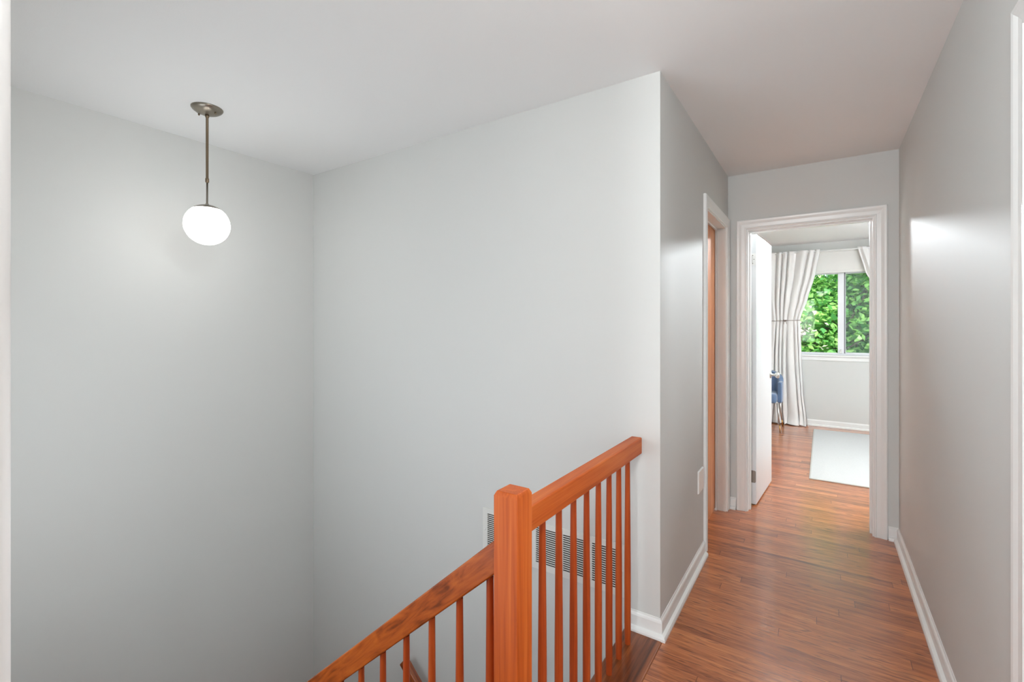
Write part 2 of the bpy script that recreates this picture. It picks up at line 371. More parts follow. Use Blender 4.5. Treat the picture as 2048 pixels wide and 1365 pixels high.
# door casings + jambs -----------------------------------------------------
CP = [(0,0),(0,.009),(.004,.0125),(.009,.0125),(.012,.0095),(.034,.012),(.050,.0165),(.060,.018),(.0645,.0155),(.066,.012),(.066,0)]
def casing(bm, axis, a0, a1, top, plane, out, z0=0, top_w=1.0):
    """U-shaped mitred casing on a wall; axis 'x'/'y' along the wall, plane = wall coordinate, out = +-1"""
    def P(a, z): return (a, plane, z) if axis == 'x' else (plane, a, z)
    def D(a, z): return (a, 0, z) if axis == 'x' else (0, a, z)
    fr = (0, out, 0) if axis == 'x' else (out, 0, 0)
    sweep(bm, CP, [(P(a0,z0), D(-1,0)), (P(a0,top), D(-1,1)), (P(a1,top), D(1,1)), (P(a1,z0), D(1,0))], fr)
def jamb(bm, axis, a0, a1, top, p0, p1, stop0, stop1, th=.012, st=.011):
    def B(a_0, a_1, q0, q1, z0, z1):
        if axis == 'x': box(bm, a_0, a_1, q0, q1, z0, z1)
        else: box(bm, q0, q1, a_0, a_1, z0, z1)
    B(a0, a0+th, p0, p1, 0, top); B(a1-th, a1, p0, p1, 0, top); B(a0+th, a1-th, p0, p1, top-th, top)
    B(a0+th, a0+th+st, stop0, stop1, 0, top-th); B(a1-th-st, a1-th, stop0, stop1, 0, top-th); B(a0+th+st, a1-th-st, stop0, stop1, top-th-st, top-th)

# door_1: orange flush door on the left
d1 = empty('door_1', (XL, 3.3, 0), 'closed orange wood door in white casing on the left wall of the hall', 'door'); d1['kind'] = 'structure'
def child(o, par):
    o.parent = par; o.matrix_parent_inverse = Matrix.Translation(par.location).inverted(); return o
bm = bmesh.new(); casing(bm, 'y', D1[0]+.003, D1[1]-.003, 2.052, XL, 1); child(link('door_casing', bm, M['trim']), d1)
bm = bmesh.new(); jamb(bm, 'y', D1[0]-.0, D1[1], 2.055, XL-T, XL+.001, -.650, -.638); child(link('door_jamb', bm, M['trim']), d1)
bm = bmesh.new(); box(bm, -.690, -.652, D1[0]+.014, D1[1]-.014, .012, 2.040); o = child(link('door_panel', bm, M['door_wood'], bevel=.002), d1); o['label'] = 'orange wood door panel'
for z in (.25, 1.84):
    bm = bmesh.new(); tube(bm, [(-.646, D1[0]+.016, z-.045), (-.646, D1[0]+.016, z+.045)], .0055, 10); child(link('hinge', bm, M['steel'], smooth=True), d1)
bm = bmesh.new(); lathe(bm, [(.026,0),(.026,.006),(.011,.010),(.011,.030),(.022,.036),(.027,.048),(.024,.060),(0,.066)], 24, Matrix.Translation((-.652, D1[0]+.075, .93)) @ Matrix.Rotation(R(90),4,'Y'))
child(link('door_knob', bm, M['steel'], smooth=True), d1)

# door_2: white door swung into the bedroom
d2 = empty('door_2', (D2[0], YE, 0), 'white bedroom door standing open at the end of the hall', 'door'); d2['kind'] = 'structure'
bm = bmesh.new(); casing(bm, 'x', D2[0]+.003, D2[1]-.003, 2.037, YE, -1); child(link('door_casing', bm, M['trim']), d2)
bm = bmesh.new(); casing(bm, 'x', D2[0]+.003, D2[1]-.003, 2.037, YE+T, 1); child(link('door_casing', bm, M['trim']), d2)
bm = bmesh.new(); jamb(bm, 'x', D2[0], D2[1], 2.04, YE-.001, YE+T+.001, YE+.045, YE+.078); child(link('door_jamb', bm, M['trim']), d2)
hx, hy, DWd, DT = D2[0]+.014, YE+T+.026, .665, .035
A = Matrix.Translation((hx, hy, 0)) @ Matrix.Rotation(R(86), 4, 'Z')
bm = bmesh.new(); box(bm, 0, DWd, -DT, 0, .010, 2.022, M_=A); panel = child(link('door_panel', bm, M['door_white'], bevel=.0025), d2)
for z, mm in ((.215, 'hinge_dark'), (1.835, 'trim')):
    bm = bmesh.new()
    # leaf with rounded corners let into the door edge, knuckles at the pin
    n = 6; pts = []
    yy0, yy1, zz0, zz1, r = -.032, -.002, z-.045, z+.045, .010
    for cy, cz, a0 in ((yy0+r, zz0+r, 180), (yy1, zz0, None), (yy1, zz1, None), (yy0+r, zz1-r, 90)):
        if a0 is None: pts.append((cy, cz))
        else:
            for k in range(n+1):
                a = R(a0 + 90*k/n); pts.append((cy + r*math.cos(a), cz + r*math.sin(a)))
    v0 = [bm.verts.new(A @ Vector((-.0015, y, zc))) for y, zc in pts]; v1 = [bm.verts.new(A @ Vector((.001, y, zc))) for y, zc in pts]
    bm.faces.new(v0); bm.faces.new(v1)
    for k in range(len(pts)): bm.faces.new((v0[k], v0[(k+1)%len(pts)], v1[(k+1)%len(pts)], v1[k]))
    for k in range(5):
        zc = zz0 + k*.018
        tube(bm, [A @ Vector((-.004, .004, zc+.001)), A @ Vector((-.004, .004, zc+.017))], .006, 12)
    hg = child(link('hinge', bm, M[mm]), d2)
    hg['label'] = 'tarnished metal hinge' if z < 1 else 'white painted hinge'
    for yy, zo in ((-.012, -.03), (-.02, 0), (-.012, .03)):
        bm = bmesh.new(); lathe(bm, [(.0035,0),(.003,.0012),(0,.0014)], 12, A @ Matrix.Translation((-.0015, yy, z+zo)) @ Matrix.Rotation(R(-90),4,'Y'))
        s = link('screw', bm, M['hinge_dark'], smooth=True); s.parent = hg
kb = [(.031,0),(.031,.004),(.026,.008),(.011,.011),(.011,.034),(.020,.040),(.0265,.052),(.0265,.060),(.020,.068),(0,.071)]
for side in (-1, 1):
    bm = bmesh.new()
    Mk = A @ Matrix.Translation((DWd-.062, -DT if side < 0 else 0, .925)) @ Matrix.Rotation(R(90 if side < 0 else -90), 4, 'X')
    lathe(bm, kb, 28, Mk); o = child(link('door_knob', bm, M['steel'], smooth=True), d2); o['label'] = 'brushed steel door knob'

# door_3: doorway in the right wall, only its casing edge shows
d3 = empty('door_3', (XR, 1.24, 0), 'white door casing at the right edge of the photo', 'door'); d3['kind'] = 'structure'
bm = bmesh.new(); casing(bm, 'y', D3[0]+.003, D3[1]-.003, 2.037, XR, -1); child(link('door_casing', bm, M['trim']), d3)
bm = bmesh.new(); jamb(bm, 'y', D3[0], D3[1], 2.040, XR-.001, XR+T, .455, .468); child(link('door_jamb', bm, M['trim']), d3)
bm = bmesh.new(); box(bm, XR+T+.01, XR+T+.72, D3[0]-.03, D3[0]+.008, .012, 2.024); child(link('door_panel', bm, M['door_white'], bevel=.002), d3)
# the small room beyond that doorway, with an added window for fill light
struct(boxes('wall_side_room', [(XR+T, 2.24, .13, .25, 0, ZC), (XR+T, 2.24, 2.05, 2.17, 0, ZC), (2.12, 2.24, 1.85, 2.05, 0, ZC), (2.12, 2.24, .25, 1.85, 0, .8), (2.12, 2.24, .25, 1.85, 2.1, ZC)], M['wall']))
struct(boxes('floor', [(XR+.02, 2.24, .13, 2.17, -.25, 0)], M['floor']))
struct(boxes('ceiling', [(XR+T, 2.24, .13, 2.17, ZC, ZC+.15)], M['ceil']))

# trim around the end of the near wall (a rounded casing at the very left edge)
bm = bmesh.new(); box(bm, -.625, -.588, -.068, .0965, 0, ZC)
struct(link('trim_2', bm, M['jamb_grey'], bevel=.011, seg=5), 'white casing board at the left edge of the photo', 'trim')

# windows ------------------------------------------------------------------
def make_window(name, x0, x1, label):
    t = empty(name, ((x0+x1)/2, YF, WZ[0]), label, 'window'); t['kind'] = 'structure'
    y0, y1 = YF+.03, YF+.10
    z0, z1 = WZ
    def P(nm, lst, m, bv=.002): return child(boxes(nm, lst, m, bevel=bv), t)
    P('window_frame', [(x0, x0+.035, y0, y1, z0, z1), (x1-.035, x1, y0, y1, z0, z1), (x0+.035, x1-.035, y0, y1, z0, z0+.022), (x0+.035, x1-.035, y0, y1, z1-.05, z1)], M['alu'])
    cx = (x0+x1)/2
    # left sash in front, right sash behind, overlapping at the middle
    yl, yr = y0+.004, y0+.036
    P('sash', [(x0+.035, x0+.065, yl, yl+.026, z0+.022, z1-.05), (cx-.036, cx+.030, yl, yl+.026, z0+.022, z1-.05), (x0+.065, cx-.036, yl, yl+.026, z0+.022, z0+.030), (x0+.065, cx-.036, yl, yl+.026, z1-.085, z1-.05)], M['alu'])
    P('sash', [(cx+.028, cx+.050, yr, yr+.026, z0+.022, z1-.05), (x1-.065, x1-.035, yr, yr+.026, z0+.022, z1-.05), (cx+.050, x1-.065, yr, yr+.026, z0+.022, z0+.036), (cx+.050, x1-.065, yr, yr+.026, z1-.085, z1-.05)], M['alu'])
    o = P('channel', [(cx+.0305, cx+.045, yr-.006, yr-.0005, z0+.024, z1-.052)], M['gasket'], 0); o['label'] = 'dark grey channel beside the middle stile'
    P('pane', [(x0+.063, cx-.034, yl+.011, yl+.015, z0+.028, z1-.083)], M['glass'], 0)
    P('pane', [(cx+.048, x1-.063, yr+.011, yr+.015, z0+.034, z1-.083)], M['glass'], 0)
    P('insect_screen', [(cx+.03, x1-.035, y1-.006, y1-.004, z0+.022, z1-.05)], M['screen'], 0)
    P('latch', [(cx-.012, cx+.006, yl-.014, yl, z0+.024, z0+.075)], M['steel'])
    P('window_sill', [(x0-.05, x1+.05, YF-.035, y0, z0-.022, z0)], M['trim'], .005)
    P('window_apron', [(x0-.03, x1+.03, YF-.012, YF, z0-.075, z0-.022)], M['trim'], .003)
    P('window_reveal', [(x0-.0, x0+.006, YF, y0, z0, z1), (x1-.006, x1, YF, y0, z0, z1), (x0, x1, YF, y0, z1-.006, z1)], M['trim'], 0)
    return t
make_window('window_1', W1[0], W1[1], 'white sliding window between the curtains of the bedroom')
make_window('window_2', W2[0], W2[1], 'second bedroom window, seen only through the gap at the door hinges')

def fill_window(name, axis, a0, a1, z0, z1, p0, p1, label):
    """plain framed window added outside the frame around a fill light"""
    c = (a0+a1)/2
    def B(a_0, a_1, q0, q1, zz0, zz1): return (a_0, a_1, q0, q1, zz0, zz1) if axis == 'x' else (q0, q1, a_0, a_1, zz0, zz1)
    t = empty(name, (c, p0, z0) if axis == 'x' else (p0, c, z0), label, 'window'); t['kind'] = 'structure'
    child(boxes('window_frame', [B(a0, a0+.03, p0, p1, z0, z1), B(a1-.03, a1, p0, p1, z0, z1), B(a0+.03, a1-.03, p0, p1, z0, z0+.03), B(a0+.03, a1-.03, p0, p1, z1-.03, z1), B(c-.015, c+.015, p0, p1, z0+.03, z1-.03)], M['alu']), t)
    m_ = (p0+p1)/2
    child(boxes('pane', [B(a0+.03, c-.015, m_-.002, m_+.002, z0+.03, z1-.03), B(c+.015, a1-.03, m_-.002, m_+.002, z0+.03, z1-.03)], M['glass']), t)
fill_window('fill_window_3', 'y', 4.80, 6.30, .78, 2.13, BR+.095, BR+.118, 'added bedroom side window for fill light')
fill_window('fill_window_6', 'y', .25, 1.85, .8, 2.1, 2.18, 2.21, 'added window of the side room for fill light')
fill_window('fill_window_4', 'x', -2.75, -1.15, 0, 1.5, -.05, -.044, 'made-up window over the stairs to brighten the stairwell')
fill_window('fill_window_5', 'x', -.66, -.20, .8, 2.2, -3.61, -3.57, 'added window at the rear end of the hall for fill light')

# ------------------------------------------------------------------ balustrade (one thing)
RX, RY = -.685, 1.031
rl = empty('stair_railing', (RX, RY, 0), 'orange-stained wooden stair railing with square newel post and round tapered balusters', 'railing')
bm = bmesh.new(); rings = []
for h_, z_ in ((.037, -.12), (.037, .897), (.031, .909)):
    rings.append([bm.verts.new((sx*h_, sy*h_, z_)) for sx, sy in ((-1,-1),(1,-1),(1,1),(-1,1))])
for q0, q1 in zip(rings, rings[1:]):
    for k in range(4): bm.faces.new((q0[k], q0[(k+1)%4], q1[(k+1)%4], q1[k]))
bm.faces.new(rings[0]); bm.faces.new(rings[-1])
newel = link('newel_post', bm, M['rail'], rl, bevel=.002)
# level rail, local z along its length
L1 = YB - (RY+.037)
bm = bmesh.new(); box(bm, -.024, .024, -.036, .036, 0, L1)
o = link('handrail', bm, M['rail'], rl, bevel=.005, seg=3)
o.rotation_euler = (R(-90), 0, 0); o.location = (0, .037, .8155)
# sloping rail
sl = math.atan(.869)
x_a, x_b = -.7215, -2.23
ztop = lambda x: .766 + .869*(x+.735)
Ls = (x_a-x_b)/math.cos(sl); hh = .0695/2
bm = bmesh.new(); box(bm, -.024, .024, -hh, hh, -.03, Ls)
# trim the top end plumb against the newel
o = link('handrail', bm, M['railfig'], rl, bevel=.005, seg=3)
dirv = Vector((-math.cos(sl), 0, -math.sin(sl))); up = Vector((-math.sin(sl), 0, math.cos(sl)))
Ya = up; Za = dirv; Xa = Ya.cross(Za)
rot = Matrix((Xa, Ya, Za)).transposed().to_4x4()
cen = Vector((x_a, RY, ztop(x_a) - .5*.0695/math.cos(sl)))
o.matrix_basis = Matrix.Translation(cen - Vector((RX, RY, 0))) @ rot
def baluster(x, y, z0, z1):
    bm = bmesh.new(); h = z1-z0
    pr = []
    for k in range(15):
        t = k/14
        r = .0134 - .0036*max(0, (t-.45)/.55)**1.0
        if t < .05: r = .0118
        pr.append((r, t*h))
    lathe(bm, pr, 18)
    o = link('baluster', bm, M['baluster'], rl, smooth=True); o.location = (x-RX, y-RY, z0)
    m_ = o.modifiers.new('es', 'EDGE_SPLIT'); m_.split_angle = R(50)
for k in range(8): baluster(RX, 1.904-.1025*k, 0.0, .7805)
RUN, RISE = .2186, .19
def tread_z(x):
    k = int((EDGE - x)//RUN) + 1
    return max(-RISE*k, -1.33)
xb = -.761
k = 0
while xb > -2.2:
    baluster(xb, RY, tread_z(xb), ztop(xb) - .088)
    xb -= .1085
bm = bmesh.new(); box(bm, -.037, .037, -.037, .037, 0, .93); o = link('newel_post', bm, M['rail'], rl, bevel=.0035); o.location = (-2.26-RX, 0, -1.33)
# staircase under it
bm = bmesh.new()
for k in range(1, 7):
    xk = EDGE - RUN*(k-1)
    box(bm, xk-RUN-.0, xk+.0, .08, 1.066, -RISE*k-.035, -RISE*k)
    box(bm, xk-.018, xk, .08, 1.066, -RISE*k, -RISE*(k-1)-.036)
box(bm, XW+.001, EDGE-RUN*6, .08, YB-.001, -1.365, -1.33)
for k in range(5):
    xk = EDGE-RUN*6 + RUN*(k)
    box(bm, xk, xk+RUN, 1.07, YB-.001, -1.33-RISE*(k+1)-.035, -1.33-RISE*(k+1))
o = link('staircase', bm, M['edge'], bevel=.003); tag(o, 'wooden stair flight going down beside the newel post', 'stairs')

# wall handrail of the lower flight
hr = empty('wall_handrail', (-2.08, YB, -.64), 'short wooden handrail on the stairwell wall seen low between the balusters', 'handrail')
bm = bmesh.new(); box(bm, -.021, .021, -.026, .026, 0, 1.6)
o = link('rail', bm, M['wallrail'], hr, bevel=.006, seg=3)
sl2 = math.atan(.87); Za = Vector((math.cos(sl2), 0, -math.sin(sl2))); Ya = Vector((math.sin(sl2), 0, math.cos(sl2))); Xa = Ya.cross(Za)
o.matrix_basis = Matrix.Translation((0, -.068, -.018)) @ Matrix((Xa, Ya, Za)).transposed().to_4x4()
for q in (.35, 1.2):
    px, pz = q*math.cos(sl2), -.018 - q*math.sin(sl2) - .03
    bm = bmesh.new(); tube(bm, [(px, 0, pz-.05), (px, -.03, pz-.05), (px, -.06, pz-.03), (px, -.068, pz)], .006, 10)
    lathe(bm, [(.022,0),(.022,.005),(.010,.008)], 20, Matrix.Translation((px, 0, pz-.05)) @ Matrix.Rotation(R(90),4,'X'))
    link('bracket', bm, M['bronze'], hr, smooth=True)

# ------------------------------------------------------------------ pendant lamp
pl = empty('pendant_lamp', (-2.585, 1.10, ZC), 'lit white globe pendant lamp hanging on a metal stem over the stairwell', 'lamp')
bm = bmesh.new(); lathe(bm, [(.070,0),(.070,-.004),(.064,-.012),(.052,-.021),(.036,-.028),(.020,-.032),(.010,-.034),(0,-.034)], 40)
cn = link('canopy', bm, M['nickel'], pl, smooth=True); cn['label'] = 'aged nickel ceiling canopy'
for a in (25, 205):
    bm = bmesh.new(); lathe(bm, [(.0045,0),(.0045,-.005),(.003,-.009),(0,-.010)], 14, Matrix.Translation((.047*math.cos(R(a)), .047*math.sin(R(a)), -.023)))
    o = link('canopy_screw', bm, M['bronze'], cn, smooth=True)
bm = bmesh.new(); lathe(bm, [(.0095,-.033),(.0095,-.042),(.0075,-.046),(.0062,-.050),(.0062,-.352),(.0085,-.355),(.0085,-.372),(.0050,-.376)], 20)
st = link('stem', bm, M['bronze'], pl, smooth=True); st['label'] = 'bronze toned upper tube of the stem'
bm = bmesh.new(); lathe(bm, [(.0045,-.374),(.0045,-.480),(.009,-.484)], 16)
o = link('rod', bm, M['nickel'], pl, smooth=True)
gc, gr, gz = -.589, .101, .100
prof = [];
for k in range(0, 9):
    a = R(90 - 38*k/8*1.0); prof.append((max(0.0, (gr+.0018)*math.cos(a)), gc + (gz+.0018)*math.sin(a)))
prof = prof + [((gr)*math.cos(R(52))-.001, gc+gz*math.sin(R(52))-.001)]
bm = bmesh.new(); lathe(bm, prof, 40, cap=False); o = link('shade_cap', bm, M['nickel'], pl, smooth=True); o['label'] = 'thin metal cap on top of the globe'
prof = [(gr*math.cos(R(a)), gc + gz*math.sin(R(a))) for a in range(-84, 85, 6)]
prof = [(0, gc-gz)] + prof + [(0, gc+gz)]
bm = bmesh.new(); lathe(bm, prof, 48); o = link('globe_shade', bm, M['globe'], pl, smooth=True); o['label'] = 'glowing white glass globe'

# ------------------------------------------------------------------ return-air grille on the back wall
gx0, gx1, gz0, gz1 = -1.535, -.738, .122, .357
vg = empty('vent_grille', ((gx0+gx1)/2, YB, gz0), 'white slotted vent grille on the wall behind the balusters', 'vent')
ox, oy, oz = vg.location
cols = [(-1.505+.152*k, -1.505+.152*k+.119) for k in range(5)]
zs0, NS, PT, SH = .150, 17, .01055, .0055
bm = bmesh.new()
y_f, y_b = -.006, 0.0
xs = [gx0+.006]; 
# verticals
edges_x = [gx0] + [v for c in cols for v in c] + [gx1]
for k in range(0, len(edges_x), 2): box(bm, edges_x[k]-ox, edges_x[k+1]-ox, y_f, y_b, zs0-oz, zs0+NS*PT-oz)
box(bm, gx0-ox, gx1-ox, y_f, y_b, 0, zs0-oz); box(bm, gx0-ox, gx1-ox, y_f, y_b, zs0+NS*PT-oz, gz1-oz)
link('grille_frame', bm, M['grille'], vg)
for a, b in cols:
    bm = bmesh.new()
    for k in range(NS):
        z = zs0 + k*PT - oz
        box(bm, a-ox, b-ox, -.0058, -.0040, z, z+.0047)
    link('slats', bm, M['grille'], vg)
bm = bmesh.new(); box(bm, gx0+.01-ox, gx1-.01-ox, -.0006, -.0002, .012, gz1-gz0-.012); o = link('duct_shade_panel', bm, M['dark'], vg); o['label'] = 'dark panel painted as the shade behind the slots'  # flat dark sheet stands in for the shade inside the duct
for x in (gx0+.013, gx1-.013):
    bm = bmesh.new(); lathe(bm, [(.005,0),(.0045,.0025),(0,.0035)], 14, Matrix.Translation((x-ox, -.006, (gz0+gz1)/2-oz)) @ Matrix.Rotation(R(90),4,'X'))
    link('screw', bm, M['plastic'], vg, smooth=True)

# white wall plate beside the orange door
bm = bmesh.new(); vs = box(bm, XL, XL+.0085, 2.735, 2.862, .398, .525)
for v in vs:
    if v.co.x > XL+.004: v.co.y += .004 if v.co.y < 2.8 else -.004; v.co.z += .004 if v.co.z < .46 else -.004
tag(link('wall_plate', bm, M['plastic'], bevel=.0015), 'blank white wall plate low on the wall beside the orange door casing', 'wall plate')

# ceiling lamps out of the frame, whose light the walls show
def ceiling_lamp(x, y, r, h, label):
    t = empty('ceiling_lamp', (x, y, ZC), label, 'lamp')
    bm = bmesh.new(); lathe(bm, [(r,0),(r,-h*.5),(r*.93,-h*.55)], 32); link('housing', bm, M['nickel'], t, smooth=True)
    bm = bmesh.new(); lathe(bm, [(r*.92,-h*.4),(r*.9,-h*.75),(r*.6,-h*.95),(0,-h)], 32); link('diffuser', bm, M['lens'], t, smooth=True)
def fill_floor_lamp(x, y, h):
    t = empty('fill_floor_lamp', (x, y, 0), 'added uplight beside the doorway to brighten the bedroom ceiling', 'lamp')
    bm = bmesh.new(); lathe(bm, [(.14,0),(.14,.012),(.03,.024),(.012,.03)], 32); link('base', bm, M['nickel'], t, smooth=True)
    bm = bmesh.new(); lathe(bm, [(.011,.02),(.011,h-.12)], 16); link('pole', bm, M['nickel'], t, smooth=True)
    bm = bmesh.new(); lathe(bm, [(.012,h-.13),(.06,h-.11),(.13,h-.04),(.16,h+.02),(.155,h+.02),(.125,h-.035),(.055,h-.10),(0,h-.115)], 32, cap=False); link('lamp_shade', bm, M['nickel'], t, smooth=True)
fill_floor_lamp(1.15, 4.35, 1.86)  # invented lamp out of view, body for the ceiling fill
ceiling_lamp(-.02, .45, .15, .085, 'round ceiling lamp above the near end of the hall')
for x, rz_, lb in ((-.28, 2, 'unseen ceiling lamp in the middle of the bedroom, shaped as a spot to fill the hall'), (1.1, 24, 'unseen ceiling lamp on the right of the bedroom, shaped as a spot to fill the hall')):
    t = empty('assumed_ceiling_spot', (x, 5.66, ZC), lb, 'lamp')  # inferred ceiling lamp, spot form added to send light down the hall
    bm = bmesh.new(); lathe(bm, [(.04,0),(.04,-.008),(.012,-.012),(.012,-.016)], 24); link('ceiling_plate', bm, M['nickel'], t, smooth=True)
    Ms = Matrix.Translation((0, 0, -.034)) @ Matrix.Rotation(R(-rz_), 4, 'Z') @ Matrix.Rotation(R(-86), 4, 'X') @ Matrix.Translation((0, 0, .012))
    bm = bmesh.new(); lathe(bm, [(.018,.06),(.046,.03),(.050,0),(.046,.006),(0,.010)], 24, Ms, cap=False); link('spotlight_head', bm, M['nickel'], t, smooth=True)

# ------------------------------------------------------------------ bedroom things
# rug
rg = empty('rug', (-.10, 4.82, 0), 'pale off-white rug on the bedroom floor beyond the doorway', 'rug')
bm = bmesh.new(); bmesh.ops.create_grid(bm, x_segments=60, y_segments=80, size=.5)
for v in bm.verts:
    v.co.x = (v.co.x+.5)*1.75+.012; v.co.y = (v.co.y+.5)*2.30+.012
    v.co.z = .009 + .0006*math.sin(v.co.x*5)*math.sin(v.co.y*4)
link('pile', bm, M['rug'], rg, smooth=True)
boxes('binding', [(0, 1.774, 0, 2.324, 0, .008)], M['rug_edge'], rg, bevel=.003)
# curtain rod
yc = YF-.10
rd = empty('curtain_rod', (.2, yc, 2.315), 'thin white curtain rod above the bedroom window', 'curtain rod')
bm = bmesh.new(); tube(bm, [(-.95, 0, 0), (.95, 0, 0)], .009, 14); link('rod', bm, M['trim'], rd, smooth=True)
for s in (-1, 1):
    bm = bmesh.new(); lathe(bm, [(.009,0),(.018,.01),(.022,.025),(.016,.04),(0,.046)], 18, Matrix.Translation((s*.95,0,0)) @ Matrix.Rotation(R(90*s),4,'Y')); link('finial', bm, M['trim'], rd, smooth=True)
    bm = bmesh.new(); tube(bm, [(s*.90, .098, -.02), (s*.90, .04, -.02), (s*.90, .0, -.012)], .006, 8); link('bracket', bm, M['trim'], rd, smooth=True)
# curtains
def lerp_table(tb, z):
    for (z0, a0, b0), (z1, a1, b1) in zip(tb, tb[1:]):
        if z0 >= z >= z1:
            t = (z0-z)/(z0-z1); t = t*t*(3-2*t)*.35 + t*.65
            return a0+(a1-a0)*t, b0+(b1-b0)*t
    return tb[-1][1:]
def curtain(name, tb, seed, label, tie, rope_len):
    rnd = random.Random(seed)
    nf = 7; ph = [rnd.uniform(-.5, .5) for _ in range(nf+2)]; am = [rnd.uniform(.75, 1.25) for _ in range(nf+2)]
    NU, NZ = 150, 110
    t = empty(name, (0, yc, 0), label, 'curtain', 'curtains at the bedroom window')
    bm = bmesh.new(); grid = []
    ztp = 2.338
    for j in range(NZ+1):
        z = ztp*(1-j/NZ)
        a, b = lerp_table(tb, z); row = []
        wtie = math.exp(-((z-tie)/.13)**2)
        for i in range(NU+1):
            u = i/NU
            k = min(nf, max(0, (u + .035*math.sin(2*math.pi*u*1.6+seed) - .035*math.sin(seed)*(1-u) - .035*math.sin(2*math.pi*1.6+seed)*u)*nf)); ki = int(min(k, nf-1)); f = k-ki
            A0 = am[ki]*(1-f) + am[ki+1]*f; P0 = ph[ki]*(1-f) + ph[ki+1]*f
            w_here = (b-a)
            amp = (.021*A0)*(1-.62*wtie)
            if z > 2.27: amp *= .75
            if z < .25: amp *= 1+.6*(.25-z)/.25
            th = 2*math.pi*(k + .35*P0 + .12*math.sin(z*2.1+P0*4))
            y = amp*(1-2.1*abs(math.sin(th/2))**.75) + .003*A0*math.sin(1.7*th+z*3+P0*5)*(1-.5*wtie)
            x = a + w_here*u + .15*amp*math.cos(th)*(0 if i in (0, NU) else 1)
            # bulge of cloth just above the tie, puddle at the floor
            y -= .025*math.exp(-((z-tie-.28)/.2)**2)*math.sin(math.pi*u)
            if z < .16:
                q = (.16-z)/.16
                y -= .055*q*q*(.6+.5*math.sin(th*.5+1)); x += .018*q*math.sin(th*.7)
            zz = z if z > .16 else z*(1-.12*0) 
            row.append(bm.verts.new((x, y, max(zz, .004+.012*(1+math.sin(th*.8))*.5 if z < .03 else zz))))
        grid.append(row)
    for j in range(NZ):
        for i in range(NU): bm.faces.new((grid[j][i], grid[j][i+1], grid[j+1][i+1], grid[j+1][i]))
    o = link('fabric', bm, M['curtain'], t, smooth=True)
    s = o.modifiers.new('thick', 'SOLIDIFY'); s.thickness = .003
    # twine tieback with a bow
    a, b = lerp_table(tb, tie)
    bm = bmesh.new(); pts = []
    cx_, rx = (a+b)/2, (b-a)/2+.012
    for k in range(41):
        an = 2*math.pi*k/40
        pts.append((cx_+rx*math.cos(an), -.012+.043*math.sin(an), tie + .006*math.cos(an)))
    tube(bm, pts, .003, 8)
    for sx, dz in ((-.022, .012), (.024, .010), (-.014, -.05), (.018, -.045)):
        q = Vector((cx_+.0, -.058, tie)); e = q + Vector((sx, -.004, dz))
        if dz > 0:
            tube(bm, [q, q+Vector((sx*.6, -.008, dz)), e, q+Vector((sx*.7, -.004, -dz*.8)), q], .003, 6)
        else: tube(bm, [q, (q+e)/2+Vector((sx*.2,0,0)), e], .003, 6)
    bmesh.ops.create_icosphere(bm, subdivisions=1, radius=.007, matrix=Matrix.Translation((cx_, -.060, tie)))
    o = link('tieback', bm, M['rope'], t, smooth=True); o['label'] = 'thin brown twine tieback'
    return t
curtain('curtain', [(2.34,-.66,-.028),(2.03,-.655,-.082),(1.68,-.63,-.172),(1.46,-.60,-.243),(1.40,-.59,-.258),(1.30,-.60,-.250),(.9,-.62,-.235),(.45,-.63,-.21),(0,-.66,-.165)], 3,
        'long white curtain tied back left of the green window view, behind the blue chair', 1.405, .3)
curtain('curtain', [(2.34,.366,1.02),(2.03,.44,1.03),(1.68,.62,1.03),(1.46,.72,1.03),(1.40,.73,1.03),(1.30,.73,1.03),(.9,.72,1.04),(.45,.70,1.04),(0,.68,1.05)], 8,
        'white curtain at the right side of the window, mostly hidden by the door casing', 1.405, .3)
# roman shades
def shade(x0, x1, zb, label):
    t = empty('window_shade', ((x0+x1)/2, YF, 2.30), label, 'window shade')
    hw = (x1-x0)/2; h = 2.30-zb
    boxes('cloth', [(-hw, hw, -.034, -.028, -h+.028, 0)], M['shade'], t)
    boxes('hem_bar', [(-hw, hw, -.040, -.024, -h, -h+.030)], M['shade'], t, bevel=.003)
    boxes('headrail', [(-hw, hw, -.045, 0, 0.0, .03)], M['shade'], t, bevel=.003)
shade(-.47, .87, 2.025, 'raised white fabric shade above the bedroom window glass')
shade(-2.07, -.71, 1.90, 'white fabric shade of the second bedroom window')

